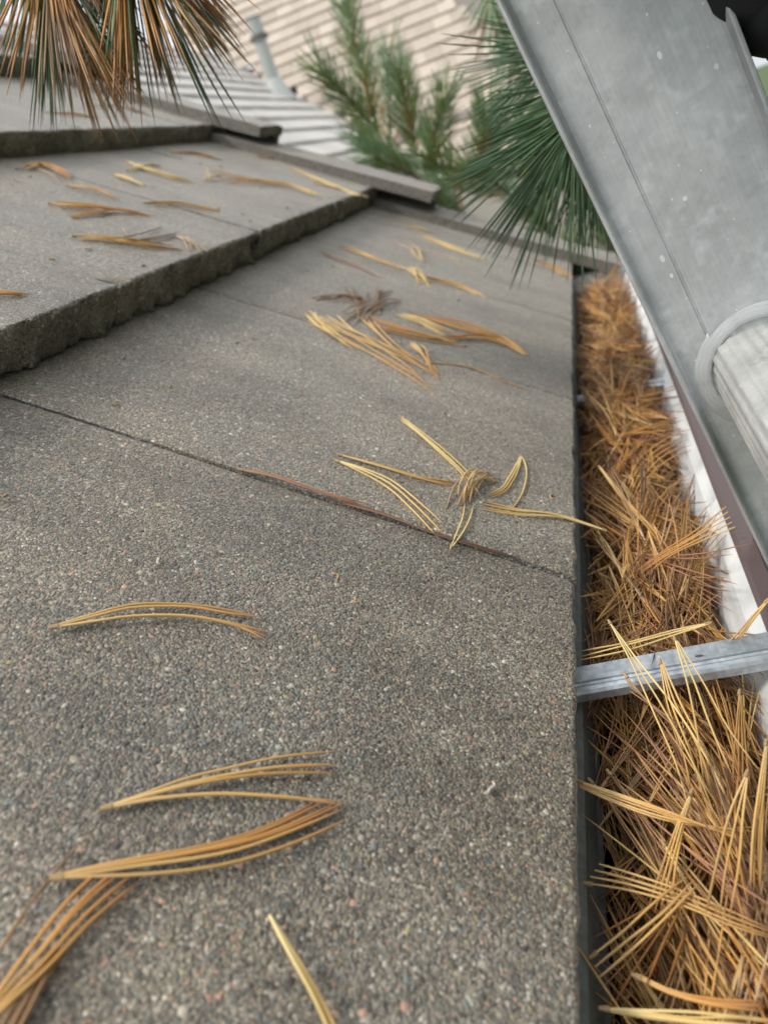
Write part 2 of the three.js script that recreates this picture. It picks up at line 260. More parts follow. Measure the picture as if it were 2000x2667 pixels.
// ---------------------------------------------------------------- pine needles
function needleGeo(pts, r, cols, seg = 12, sides = 5, flat = 0) {      // tapered, slightly keeled needle along pts; cols = base, middle, tip
  const cv = new THREE.CatmullRomCurve3(pts, false, 'centripetal'), fr = cv.computeFrenetFrames(seg, false), pos = [], nor = [], col = [], idx = [];
  for (let i = 0; i <= seg; i++) {
    const t = i / seg, p = cv.getPointAt(t), rad = r * Math.min(1, 0.62 + t * 3) * (t > 0.86 ? Math.sqrt(Math.max(0.02, (1 - t) / 0.14)) : 1), c = t < 0.5 ? cols[0].clone().lerp(cols[1], t * 2) : cols[1].clone().lerp(cols[2], Math.pow(t * 2 - 1, 1.6));
    for (let k = 0; k < sides; k++) { const q = k / sides * Math.PI * 2, n = fr.normals[i].clone().multiplyScalar(Math.cos(q)).addScaledVector(fr.binormals[i], Math.sin(q)); pos.push(p.x + n.x * rad, p.y + n.y * rad, p.z + n.z * rad); nor.push(n.x, n.y, n.z); col.push(c.r, c.g, c.b); }
  }
  for (let i = 0; i < seg; i++) for (let k = 0; k < sides; k++) { const a = i * sides + k, b = i * sides + (k + 1) % sides; idx.push(a, b, a + sides, b, b + sides, a + sides); }
  const g = new THREE.BufferGeometry(); g.setAttribute('position', new THREE.Float32BufferAttribute(pos, 3)); g.setAttribute('normal', new THREE.Float32BufferAttribute(nor, 3)); g.setAttribute('color', new THREE.Float32BufferAttribute(col, 3)); g.setIndex(idx); return g;
}
const PAL = {                                                        // base, middle, tip (linear)
  g: [[0.74, 0.52, 0.24], [0.66, 0.40, 0.13], [0.40, 0.20, 0.075]],
  y: [[0.80, 0.63, 0.30], [0.74, 0.53, 0.20], [0.50, 0.31, 0.11]],
  o: [[0.68, 0.43, 0.16], [0.60, 0.31, 0.085], [0.32, 0.14, 0.055]],
  b: [[0.38, 0.24, 0.115], [0.30, 0.17, 0.08], [0.16, 0.085, 0.045]],
  r: [[0.52, 0.29, 0.16], [0.42, 0.21, 0.12], [0.27, 0.13, 0.08]],
  k: [[0.26, 0.15, 0.09], [0.16, 0.09, 0.06], [0.08, 0.045, 0.035]],
  t: [[0.62, 0.47, 0.30], [0.48, 0.33, 0.19], [0.33, 0.20, 0.11]],
  d: [[0.30, 0.17, 0.07], [0.22, 0.11, 0.042], [0.10, 0.05, 0.025]],
  m: [[0.32, 0.33, 0.12], [0.24, 0.32, 0.11], [0.19, 0.27, 0.1]],
  n: [[0.28, 0.36, 0.18], [0.23, 0.36, 0.2], [0.2, 0.32, 0.2]],
  v: [[0.14, 0.21, 0.075], [0.07, 0.15, 0.06], [0.055, 0.115, 0.048]],
  w: [[0.15, 0.22, 0.085], [0.09, 0.175, 0.08], [0.07, 0.13, 0.07]],
};
const CN = { g: 'golden', y: 'pale yellow', o: 'orange-brown', b: 'dull brown', r: 'reddish', k: 'dark brown', t: 'pale tan', d: 'dark brown' };
const jit = (c, r, s = 0.18) => { const v = 1 + (r() - 0.5) * 2 * s, h = (r() - 0.5) * s * 0.5; return rgb(c[0] * v * (1 + h), c[1] * v, c[2] * v * (1 - h)); };
const pal = (k, r, s) => PAL[k].map(c => jit(c, r, s));
const needleM = std({ vertexColors: true, roughness: 0.5 });
const sheathM = std({ color: rgb(0.42, 0.29, 0.15), roughness: 0.8 });
const sheathG = new THREE.CylinderGeometry(0.0008, 0.0011, 0.004, 7).translate(0, -0.001, 0);
const WORD = ['', 'single', 'two', 'three', 'four', 'five', 'six', 'seven', 'eight'];
const ROOF_NEEDLES = [
["g",1,2,[-2489,1822,-2371,1676,-2252,1544,-2123,1461,-1968,1392,-1819,1351,-1640,1320],[-2488,1824,-2366,1683,-2248,1551,-2119,1468,-1964,1400,-1813,1364,-1660,1318]],
["g",1,3,[-2487,1826,-2350,1708,-2217,1604,-2087,1528,-1954,1472,-1829,1439,-1680,1432,-1561,1457],[-2487,1826,-2343,1719,-2210,1615,-2079,1542,-1948,1484,-1800,1443,-1665,1418,-1539,1401]],
["g",1,3,[-1783,2534,-1674,2436,-1560,2323,-1415,2206,-1259,2087,-1030,1956],[-1782,2536,-1669,2445,-1546,2350,-1396,2248,-1234,2152,-992,2046]],
["g",1,2,[-1781,2538,-1664,2453,-1531,2380,-1403,2320,-1242,2262,-1108,2219,-956,2167],[-1780,2539,-1660,2460,-1528,2386,-1400,2326,-1239,2268,-1106,2225,-960,2189]],
["o",1,4,[-1796,2814,-1690,2746,-1561,2668,-1427,2585,-1290,2487,-1155,2360,-1033,2209],[-1795,2816,-1684,2756,-1554,2681,-1420,2599,-1282,2506,-1144,2389,-922,2149]],
["g",1,2,[-1791,2818,-1676,2768,-1538,2708,-1364,2621,-1226,2530,-1053,2378,-900,2214],[-1792,2815,-1679,2765,-1544,2697,-1373,2604,-1235,2509,-1064,2345,-918,2191]],
["b",1,1,[-1805,3155,-1810,3050,-1815,2936,-1808,2816,-1788,2689]],
["o",1,5,[-1725,3270,-1726,3160,-1716,3035,-1694,2853,-1641,2691],[-1713,3285,-1694,3201,-1642,3066,-1597,2896,-1527,2727]],
["b",1,4,[-1603,3350,-1664,3241,-1666,3140,-1655,3048,-1630,2979],[-1565,3339,-1609,3233,-1617,3155,-1625,3072,-1614,2983]],
["y",1,3,[-1064,2685,-953,2785,-860,2862,-783,2931,-715,3005],[-1060,2683,-938,2780,-841,2856,-762,2924,-687,2996]],
["y",1,3,[-1786,-505,-1604,-455,-1345,-354,-1112,-159,-882,83],[-1786,-505,-1597,-485,-1347,-438,-1113,-293,-836,-65]],
["g",1,3,[-1794,-602,-1473,-637,-1180,-652,-859,-750],[-1794,-602,-1462,-591,-1171,-606,-847,-669]],
["y",1,3,[-1502,-1594,-1318,-1424,-1079,-1216,-850,-977,-735,-807],[-1498,-1526,-1325,-1353,-1095,-1115,-887,-904,-781,-738]],
["t",1,8,[-673,-1064,-808,-903,-878,-630,-894,-312],[-591,-1002,-667,-891,-702,-683,-715,-523]],
["t",1,6,[-595,-946,-706,-826,-791,-655,-821,-341],[-691,-1024,-745,-845,-764,-673,-769,-419]],
["y",1,3,[-427,-1552,-465,-1314,-505,-1074,-554,-842,-654,-683],[-420,-1556,-436,-1282,-465,-1052,-517,-835,-628,-663]],
["y",1,1,[-424,-1554,-391,-1402,-372,-1197,-389,-854,-450,-562]],
["y",1,4,[275,-721,-11,-718,-183,-693,-384,-626,-666,-578],[275,-721,-11,-695,-181,-625,-377,-527,-692,-450]],
["y",1,2,[-797,157,-779,-48,-768,-264,-780,-500],[-792,154,-741,-70,-716,-296,-714,-512]],
["r",1,4,[-2334,22,-2131,-33,-1847,-24,-1571,-34,-1410,-54],[-2320,23,-2113,14,-1828,31,-1611,19,-1463,7]],
["k",1,4,[-1641,11,-1292,-20,-955,32,-611,2,-313,11],[-1555,22,-1281,26,-949,64,-632,52,-371,16]],
["g",1,8,[-3050,-3514,-2602,-3139,-2139,-2862,-1717,-2645,-1295,-2364],[-2998,-3790,-2536,-3364,-2078,-3129,-1652,-2929,-1226,-2598]],
["y",1,3,[-3040,-3456,-2737,-3150,-2511,-2980,-2269,-2816],[-3060,-3664,-2734,-3279,-2494,-3070,-2282,-2926]],
["o",1,5,[-1242,-4005,-1707,-3786,-2078,-3753,-2471,-3905],[-1298,-4139,-1713,-3940,-2079,-3902,-2456,-3993]],
["y",1,3,[-2179,-4436,-1936,-4355,-1717,-4254,-1490,-4122],[-2178,-4475,-1927,-4437,-1686,-4323,-1410,-4255]],
["o",1,5,[-535,-4341,-863,-4547,-1389,-4517,-1778,-4566,-2106,-4654],[-546,-4377,-899,-4679,-1407,-4750,-1758,-4739,-2080,-4724]],
["o",1,3,[-535,-4341,-833,-4478,-1116,-4406,-1413,-4119,-1703,-3886],[-556,-4383,-840,-4570,-1128,-4512,-1430,-4233,-1693,-4093]],
["g",1,2,[-2471,-3905,-2175,-3524,-1925,-3195,-1650,-3089],[-2460,-3917,-2115,-3462,-1833,-3187,-1545,-3029]],
["g",1,3,[-1841,-3588,-1720,-3339,-1610,-3127,-1368,-2659],[-1833,-3612,-1676,-3382,-1543,-3136,-1328,-2730]],
["b",1,3,[-3108,-4081,-2894,-4425,-2652,-4701],[-3084,-4052,-2872,-4349,-2572,-4630]],
["b",1,4,[-2625,-3561,-2616,-3884,-2614,-4240,-2695,-4712,-2756,-5080],[-2591,-3633,-2552,-4085,-2478,-4559,-2519,-5152,-2508,-5568]],
["b",1,2,[-2365,-4205,-2458,-4684,-2539,-5126,-2499,-5530],[-2478,-4170,-2439,-4504,-2399,-4756,-2296,-4985]],
["o",1,1,[-1539,-3113,-1110,-3367,-795,-3238,-469,-3156]],
["r",1,2,[-2756,-5929,-3331,-6189,-3851,-6401],[-2738,-5900,-3273,-6067,-3742,-6213]],
["g",1,2,[-2619,-6721,-3035,-6793,-3399,-6994,-3706,-7137],[-2609,-6675,-3012,-6700,-3366,-6875,-3653,-7042]],
["g",1,3,[-1237,-6485,-1647,-6687,-2030,-6755,-2394,-6569],[-1248,-6472,-1659,-6565,-2003,-6488,-2304,-6356]],
["y",1,5,[-2642,-6688,-2473,-6750,-2246,-6518,-2023,-6096],[-2527,-7167,-2407,-6725,-2263,-6357,-2142,-6120]],
["t",1,3,[-2412,-7567,-2646,-8093,-2882,-8651],[-2428,-7477,-2711,-7915,-2982,-8238]],
["g",1,1,[-1902,-8404,-2323,-8379,-2696,-8278]],
["y",1,3,[-1553,-9156,-2277,-9417,-2948,-9751],[-1564,-9063,-2265,-9101,-2882,-9489]],
["y",1,2,[-2696,-10215,-2959,-10081,-3217,-10054]],
["o",1,4,[46,-9749,-408,-10292,-950,-10408],[-26,-9210,-323,-9845,-624,-9974]],
["o",2,4,[-7329,-4472,-7341,-5081,-7103,-5036,-6750,-4757],[-7302,-4436,-7314,-4962,-7006,-4838,-6689,-4772]],
["t",2,1,[-7245,-4788,-6998,-4669,-6733,-4517]],
["o",2,2,[-6586,-4417,-6325,-4548,-5915,-4494],[-6563,-4381,-6268,-4458,-5952,-4444]],
["o",2,5,[-6147,-3426,-5954,-3654,-5727,-3837,-5515,-4048,-5246,-4189],[-6112,-3396,-5866,-3521,-5660,-3729,-5440,-3920,-5251,-4107]],
["o",2,2,[-5705,-3187,-5666,-3504,-5617,-3897]],
["g",2,2,[-5022,-5428,-5402,-5077,-5657,-4599],[-5004,-5341,-5341,-4958,-5594,-4580]],
["g",2,4,[-5284,-2573,-5107,-2761,-4883,-2898,-4658,-3031,-4388,-3205],[-5269,-2550,-5055,-2677,-4811,-2775,-4602,-2929,-4391,-3106]],
["b",2,2,[-5092,-2737,-4937,-2907,-4901,-3260,-4940,-3895],[-4971,-2748,-4827,-2944,-4767,-3228,-4748,-3620]],
["t",2,2,[-4676,-3663,-4516,-3530,-4293,-3263]],
["t",2,1,[-5183,-3307,-5032,-3106,-4923,-2957]],
["y",2,3,[-7185,-6784,-6840,-6651,-6565,-6611,-6193,-6618,-5942,-6719],[-7102,-6664,-6765,-6518,-6480,-6454,-6139,-6513,-5906,-6696]],
["y",2,2,[-6800,-6150,-6825,-6624,-6877,-7220]],
["y",2,3,[-6194,-5582,-6510,-5657,-6806,-5751],[-6174,-5525,-6419,-5502,-6662,-5619]],
["o",2,2,[-7391,-8569,-7068,-9026,-6652,-9115]],
["g",2,4,[-4392,-8513,-5174,-8613,-5796,-8057,-6555,-8236],[-4394,-8321,-5072,-8333,-5558,-7610,-5678,-6853]],
["t",2,3,[-5976,-7026,-6163,-7543,-6377,-8068],[-5808,-6728,-5914,-7224,-5972,-7636]],
["y",2,2,[-4135,-9572,-4976,-10017,-5959,-10628],[-4122,-9469,-4910,-9716,-5840,-10416]],
["y",2,2,[-4133,-9509,-4638,-9572,-5074,-9543]],
["o",2,2,[-6562,-10660,-6455,-11020,-6328,-11468]],
["o",2,1,[-5396,-11772,-5115,-12120,-4741,-11906]],
["o",2,4,[-4852,-782,-4689,-785,-4532,-887],[-4668,-549,-4611,-683,-4541,-808]],
["g",3,2,[-8717,-7100,-8524,-7466,-8340,-7986]],
["t",3,2,[-9273,-8973,-8987,-9592,-8536,-9936]]];
const GUTTER_NEEDLES = [
["y",3,[220,-120,382,316,-140,730,399,-200,1063,464,-280,1373,494,-340,1609],[220,-120,382,356,-160,712,510,-240,1033,622,-300,1340,688,-360,1597]],
["y",3,[568,-100,617,589,-120,970,583,-180,1230,574,-280,1447],[572,-100,617,663,-140,957,738,-200,1223,824,-300,1418]],
["g",4,[472,-180,706,470,-220,994,511,-300,1262,523,-360,1510],[481,-180,700,536,-240,980,617,-320,1250,668,-380,1519]],
["g",3,[762,-180,1497,654,-220,1686,551,-260,1914,481,-300,2103],[765,-180,1498,708,-240,1672,639,-280,1899,580,-320,2087]],
["g",5,[-8,-300,1415,166,-300,1493,368,-300,1597,566,-320,1686,724,-360,1733],[-2,-320,1436,161,-320,1533,362,-320,1623,569,-340,1651,785,-360,1658]],
["g",4,[10,-360,1925,199,-340,1970,407,-340,2032,568,-340,2106,707,-360,2148],[71,-360,1831,236,-340,1898,415,-340,1974,578,-340,2051,717,-360,2103]],
["y",4,[69,-300,2464,225,-300,2460,383,-300,2459,535,-300,2454,670,-320,2439],[65,-320,2459,221,-320,2474,378,-320,2480,527,-320,2487,657,-340,2490]],
["o",4,[189,-340,2317,309,-340,2371,450,-340,2408,625,-360,2410],[197,-340,2309,311,-340,2358,454,-360,2371,635,-380,2354]],
["g",3,[20,-400,2219,156,-340,2154,306,-300,2044,441,-300,1923],[48,-400,2300,197,-340,2214,343,-320,2095,481,-300,1956]],
["y",3,[776,-180,421,588,-180,452,325,-180,515,30,-200,552],[775,-180,428,584,-180,487,320,-180,584,30,-200,621]],
["g",4,[211,-300,-2174,380,-340,-1540,523,-400,-1143,628,-450,-847],[219,-300,-2187,435,-360,-1488,579,-420,-1159,715,-470,-909]],
["o",5,[1089,-220,-635,857,-280,-619,639,-340,-568,437,-420,-489],[1093,-220,-939,823,-280,-736,593,-340,-632,388,-420,-550]],
["g",3,[1103,-120,337,1012,-200,359,887,-280,450,771,-340,497],[1104,-120,348,1018,-220,371,907,-300,446,790,-360,493]],
["o",5,[413,-500,-1968,558,-400,-2351,788,-300,-2462,1028,-220,-2425],[463,-500,-1731,629,-400,-1995,847,-300,-2092,1004,-220,-2009]],
["g",4,[874,-160,1343,789,-200,1586,724,-260,1770,665,-320,1973],[879,-160,1343,814,-220,1570,762,-280,1756,708,-340,1958]],
["o",4,[838,-300,863,788,-320,1059,740,-360,1221,697,-400,1394],[844,-300,864,819,-340,1042,802,-380,1207,781,-420,1381]],
["g",4,[515,-300,1494,424,-320,1664,335,-340,1861,268,-360,2040],[520,-300,1494,456,-340,1649,397,-360,1846,341,-380,2042]],
["b",4,[271,-220,746,364,-280,892,462,-340,1012,558,-400,1096],[288,-280,824,396,-320,913,519,-360,997,654,-420,1058]]];
{ // dropped bundles lying on the tiles, where they lie: a and z in tenths of a millimetre, first point the sheathed end
  const r = rng(77), COURSE = ['', 'lowest', 'second', 'third'];
  for (const [c, course, cnt0, A, B] of ROOF_NEEDLES) {
    const n = A.length / 2, at = (arr, i) => [arr[i * 2] / 1e4, arr[i * 2 + 1] / 1e4], cnt = Math.min(8, cnt0 > 1 && A[1] < -2000 ? Math.ceil(cnt0 * 1.8) : cnt0);
    const [ba, bz] = at(A, 0), o = roof(ba, OFF[course] + 0.0016, bz), len = Math.hypot(at(A, n - 1)[0] - ba, at(A, n - 1)[1] - bz);
    const curled = c === 't' && cnt > 4, extra = curled ? 'curled up in a knot on' : c === 'k' || (c === 'r' && cnt === 4) ? 'caught in the joint of' : cnt === 1 ? 'lying alone on' : len > 0.085 ? 'spread out long on' : 'lying short on';
    const g = thing('pine_needle_bundle', `${WORD[cnt]} ${CN[c]} dry pine needle${cnt > 1 ? 's' : ''} ${extra} the ${COURSE[course]} tile course`, 'pine needles', 'dry pine needles dropped on the roof tiles', o);
    const lift = c === 'k' ? -0.0006 : 0;
    for (let k = 0; k < cnt; k++) {
      const t = B ? (cnt > 1 ? k / (cnt - 1) : 0) : 0, sp = bz < -0.2 && c !== 'k' && c !== 'r' ? 0.0065 : B ? 0.0014 : 0.0026, ox = (r() - 0.5) * sp * 1.3, oz = (r() - 0.5) * sp * 1.3, fan = (r() - 0.5) * sp * 1.5, hb = (curled ? 0.006 : bz < -0.2 ? 0.0032 : 0.0016) * r() + 0.0004 * k, end = 1 - (k % 3) * 0.04 * r();
      const pts = []; for (let i = 0; i < n; i++) { const [a0, z0] = at(A, i), [a1, z1] = B ? at(B, i) : [a0, z0], f = i / (n - 1), w = Math.min(1, f * 3); pts.push(roof(lerp(a0, a1, t) + ox * w, OFF[course] + 0.0011 + lift + hb * Math.sin(Math.PI * Math.min(1, f * 1.1)) + 0.0003 * r(), lerp(z0, z1, t) + oz * w + fan * f * f).sub(o)); }
      if (bz < -0.2 && k && c !== 'k' && c !== 'r') { const mid = pts[0].clone().lerp(pts[n - 1], 0.3 + 0.4 * r()), an = (r() - 0.5) * (c === 'b' || c === 't' ? 0.9 : 0.42), ax = V(SP, CP, 0), sh = (r() - 0.5) * 0.012; for (const p of pts) p.sub(mid).applyAxisAngle(ax, an).add(mid).addScaledVector(V(CP, -SP, 0), sh); }
      if (cnt > 4 && k && bz < 0) { pts[0].lerp(pts[1], 0.5 * r()); pts[n - 1].lerp(pts[n - 2], 0.8 * r()); }
      if (curled) pts.forEach((p, i) => p.add(V((r() - 0.5) * 0.007 * i / 3, 0.003 * r() * Math.sin(i), (r() - 0.5) * 0.007)));
      if (end < 1) pts[n - 1].lerp(pts[n - 2], 1 - end);
      mesh('needle', needleGeo(pts, (c === 'k' || c === 'r' ? 0.00045 : bz < -0.2 ? 0.00070 : bz > 0.12 ? 0.00072 : 0.00062) * (0.8 + 0.4 * r()), pal(curled && k % 2 ? 'y' : c, r), 14, 5), needleM, g);
    }
    if (len > 0.06 && c !== 'k') { const A1 = at(A, 1), d = roof(A1[0] - ba, 0, A1[1] - bz).normalize(), s = mesh('sheath', sheathG, sheathM, g); s.quaternion.setFromUnitVectors(V(0, 1, 0), d.negate()); s.position.y = -0.0004; }
  }
}
{ // bundles in the gutter that stand out from the heap: x, y, z in tenths of a millimetre
  const r = rng(78);
  for (const [c, cnt, A, B] of GUTTER_NEEDLES) {
    const n = A.length / 3, at = (arr, i) => V(arr[i * 3], arr[i * 3 + 1], arr[i * 3 + 2]).divideScalar(1e4), o = at(A, 0);
    const over = o.z > 0.03 && o.z < 0.09;
    const g = thing('pine_needle_bundle', `${WORD[cnt]} long ${CN[c]} needles on top of the gutter heap ${over ? 'lying across the hanger strap' : o.z > 0.09 ? 'before the hanger strap' : 'beyond the hanger strap'}`, 'pine needles', 'long needles topping the gutter heap', o);
    for (let k = 0; k < cnt; k++) {
      const t = cnt > 1 ? k / (cnt - 1) : 0, pts = []; for (let i = 0; i < n; i++) { const f = i / (n - 1); pts.push(at(A, i).lerp(at(B, i), t).sub(o).add(V((r() - 0.5) * 0.002 * f, (r() - 0.5) * 0.003 * f, (r() - 0.5) * 0.002 * f))); }
      mesh('needle', needleGeo(pts, 0.00054 * (0.85 + 0.3 * r()), pal(c, r), 14, 5), needleM, g);
    }
    const s = mesh('sheath', sheathG, sheathM, g); s.quaternion.setFromUnitVectors(V(0, 1, 0), at(A, 1).sub(o).normalize().negate());
  }
}
// heap in the gutter: bundles by kind, each variant with its own bend
function bundlePts(r, L, spread, bend) { const ns = 3 + (r() * 3 | 0), b = (r() - 0.5) * bend, out = []; for (let k = 0; k < ns; k++) { const a = (r() - 0.5) * spread, e = (r() - 0.5) * spread * 0.6, l = L * (0.86 + 0.2 * r()), bb = b + (r() - 0.5) * bend * 0.4; out.push([0, 0.3, 0.65, 1].map(t => V(l * t, l * (e * t + 0.1 * (r() - 0.5) * t * t), l * (a * t * (0.4 + 0.6 * t) + bb * t * t)))); } return out; }
const protos = []; {
  const r = rng(90), keys = ['g', 'o', 'g', 'y', 'b', 'o', 't', 'r', 'g', 'o', 'd', 'b'];
  for (let i = 0; i < 24; i++) { const k = keys[i % 12], nd = bundlePts(r, 0.098, 0.3, 0.26); protos.push({ k, parts: nd.map(p => needleGeo(p, 0.00047 * (0.85 + 0.3 * r()), pal(k, r, 0.3), 9, 4)) }); }
  protos.forEach(p => { p.merged = mergeGeometries(p.parts); });
}
function heapTop(x, z) {
  const edge = -0.03 * step01(0.066, 0.095, x), lump = 0.010 * noise(x * 26, 3, z * 18);
  if (z > 0.07) return lerp(-0.118, -0.052, step01(0.005, 0.075, x)) + 0.6 * edge + lump + 0.010 * step01(0.12, 0.24, z) - 0.06 * step01(0.085, 0.03, x) * step01(0.21, 0.12, z);
  return lerp(-0.080, -0.050, step01(0.0, 0.045, x)) + edge + lump + 0.016 * step01(-0.2, -0.5, z) - 0.05 * step01(-0.95, -1.1, z);
}
function lay(r, z, depth, slack) {                                   // a place in the heap whose two ends stay between the gutter's walls
  for (let tries = 0; tries < 60; tries++) {
    const L = 0.098 * ((z > 0.06 ? 0.95 : 0.8) + 0.32 * r()), yaw = r() < 0.6 ? (r() - 0.5) * 1.5 + (r() < 0.5 ? 1.57 : -1.57) : r() * 6.283, x = -0.004 + 0.096 * r(), tilt = (r() - 0.45) * slack;
    const dx = Math.cos(yaw) * L * Math.cos(tilt), dz = -Math.sin(yaw) * L * Math.cos(tilt), dy = Math.sin(tilt) * L, x2 = x + dx, z2 = z + dz;
    if (x2 < -0.004 || x2 > 0.1 || z2 < -1.13) continue;
    const ym = Math.max(heapTop(x, z) , heapTop((x + x2) / 2, (z + z2) / 2) - dy / 2, heapTop(clamp(x2, 0, 0.1), z2) - dy) - depth;
    const hitStrap = (z - 0.062) * (z2 - 0.062) < 0 && ym + dy / 2 > -0.05 && ym + dy / 2 < -0.026;
    if (hitStrap || Math.max(ym, ym + dy) > -0.008 || (Math.min(x, x2) < 0.004 && Math.max(ym, ym + dy) > -0.045)) continue;
    return { x, y: ym, z, yaw, tilt, L: L / 0.098, roll: r() * 6.283 };
  }
}
const place = (o, p) => { o.position.set(p.x, p.y, p.z); o.rotation.set(0, p.yaw, 0, 'YXZ'); o.quaternion.setFromEuler(new THREE.Euler(p.roll * 0.25, p.yaw, p.tilt, 'YZX')); o.scale.setScalar(p.L); };
{
  const r = rng(123);
  for (let i = 0; i < 280; i++) {
    const u = i / 280, z = u < 0.42 ? 0.09 + 0.2 * r() : u < 0.62 ? 0.04 - 0.2 * r() : u < 0.84 ? -0.16 - 0.3 * r() : -0.46 - 0.6 * r();
    const p = lay(r, z, 0.001 + 0.006 * r(), z > 0.06 ? 0.26 : 0.42); if (!p) continue;
    const pr = protos[r() * protos.length | 0], near = p.z > 0.06, where = near ? 'before the first hanger strap' : p.z > -0.45 ? 'between the hanger straps' : 'past the buried hanger strap';
    const lb = `${CN[pr.k]} needle bundle in the gutter heap ${where}`;
    const g = thing('pine_needle_bundle', lb, 'pine needles', 'needle bundles heaped in the gutter');
    place(g, p);
    if (near) { for (const q of pr.parts) mesh('needle', q, needleM, g); mesh('sheath', sheathG, sheathM, g).rotation.z = Math.PI / 2; }
    else mesh('needles', pr.merged, needleM, g);
  }
  const groups = protos.map(() => []);
  for (let i = 0; i < 2700; i++) { const u = i / 2700, z = u < 0.12 ? 0.03 + 0.28 * r() : 0.05 - 1.14 * r(), p = lay(r, z, 0.006 + 0.06 * r() * r(), 0.5); if (p) { if (r() < 0.3) p.L *= 0.3 + 0.4 * r(); groups[r() * protos.length | 0].push(p); } }
  const all = [], holder = new THREE.Object3D();
  const heap = new THREE.Group(); heap.name = numbered('needle_litter'); heap.userData = { kind: 'stuff', label: 'matted brown pine needle litter filling the gutter', category: 'needle litter' }; scene.add(heap);
  { const g = new THREE.PlaneGeometry(0.1, GLEN - 0.02, 20, 220).rotateX(-Math.PI / 2), p = g.attributes.position; for (let i = 0; i < p.count; i++) p.setY(i, 0.012 * noise(p.getX(i) * 60, 2, p.getZ(i) * 60) + 0.005 * noise(p.getX(i) * 300, 2, p.getZ(i) * 300)); g.computeVertexNormals(); const m = mesh('leaf_mould', g, std({ color: rgb(0.035, 0.025, 0.018), roughness: 1 }), heap); m.position.set(0.026, -0.128, (GZ0 + GZ1) / 2); m.userData.kind = 'stuff'; }
  groups.forEach((list, k) => {
    const im = new THREE.InstancedMesh(protos[k].merged, needleM, list.length); im.name = 'litter_layer'; im.userData.kind = 'stuff'; im.castShadow = im.receiveShadow = true;
    list.forEach((p, i) => { place(holder, p); holder.updateMatrix(); im.setMatrixAt(i, holder.matrix); const v = 0.65 + 0.4 * r(); im.setColorAt(i, rgb(v, v * 0.94, v * 0.88)); });
    heap.add(im);
  });
}
{ // scraps of bud scale and seed wing
  const r = rng(31), M = std({ color: rgb(0.42, 0.29, 0.16), roughness: 0.8 }), M2 = std({ color: rgb(0.52, 0.46, 0.38), roughness: 0.8 });
  const C = [[-227, 112], [-142, 84], [-118, 90], [-41, 186], [-8, -101], [-335, 102], [-389, -109], [-325, -87], [-331, -213], [-181, -190], [-324, -234], [-347, -34], [-114, 215], [-496, -185], [-443, -233], [-490, -234], [-486, -485], [-476, -546], [-472, -620], [-599, -711], [-458, -676], [-109, -195], [-563, -1001], [-234, -146]];
  for (let k = 0; k < 34; k++) C.push(k % 2 ? [-440 - 300 * r(), -150 - 850 * r()] : [-60 - 350 * r(), -50 - 800 * r()]);
  C.forEach(([a, z], i) => {
    const up = a < -430, sc = (i > 23 ? 0.5 + 0.5 * r() : 1) * (i < 6 ? 0.0062 : 0.0042) * (0.8 + 0.5 * r()) * (up ? 1.5 : 1), h = r() * 6.28, pts = [];
    for (let k = 0; k < 5; k++) { const t = k / 4 * 1.1, w = 0.75 + 0.5 * r(); pts.push(V(Math.sin(t + h) * sc * w, 0.0004 + sc * 0.2 * Math.sin(t * 2) * r(), Math.cos(t * 1.4 + h) * sc * w)); }
    const o = roof(a / 1000, OFF[up ? 2 : 1] + 0.0004, z / 1000), g = needleGeo(pts, i < 6 ? 0.0009 : 0.0007, [rgb(1, 1, 1), rgb(0.9, 0.85, 0.8), rgb(0.8, 0.7, 0.6)], 8, 4);
    const m = mesh('bud_scale', g, i % 3 ? M : M2, scene); m.position.copy(o); m.rotation.z = -P;
    m.userData = { label: `tiny curled ${i % 3 ? 'tan' : 'pale'} bud scale on the ${up ? 'second' : 'lowest'} tile course`, category: 'bud scale', group: 'plant scraps on the tiles' };
  });
}

// ---------------------------------------------------------------- the pine tree over the roof
const pine = thing('pine_tree', 'long-needled pine whose green and dying sprays hang over the roof and gutter', 'pine tree');
const bark = std({ color: rgb(0.16, 0.105, 0.07), roughness: 1 });
const leafM = std({ vertexColors: true, roughness: 0.4 });
function limb(pts, r0, r1, name, parent, seg = 24) {
  const cv = new THREE.CatmullRomCurve3(pts), g = new THREE.TubeGeometry(cv, seg, 1, 8), p = g.attributes.position, nr = g.attributes.normal;
  for (let i = 0; i <= seg; i++) for (let k = 0; k <= 8; k++) { const q = i * 9 + k, c = cv.getPointAt(i / seg), R = lerp(r0, r1, i / seg) * (1 + 0.12 * noise(i * 0.9, k, r0 * 999)); p.setXYZ(q, c.x + nr.getX(q) * R, c.y + nr.getY(q) * R, c.z + nr.getZ(q) * R); }
  g.computeVertexNormals(); return mesh(name, g, bark, parent);
}
limb([V(0.55, -3.25, -3.5), V(0.5, -1.5, -3.5), V(0.42, 0.2, -3.46), V(0.4, 2.4, -3.5), V(0.36, 4.6, -3.4)], 0.2, 0.07, 'trunk', pine, 40);
function fascicle(r, key, L, spread, rad = 0.0006) {
  const n = 5, out = []; for (let k = 0; k < n; k++) { const q = k / n * 6.283 + r(), s = spread * (0.5 + 0.7 * r()), l = L * (0.9 + 0.2 * r()), b = (r() - 0.5) * 0.1; out.push(needleGeo([0, 0.4, 1].map(t => V(Math.cos(q) * s * l * t * (1 + b * t), l * t, Math.sin(q) * s * l * t + b * l * t * t)), rad, pal(key, r, 0.25), 5, 4)); }
  return mergeGeometries(out);
}
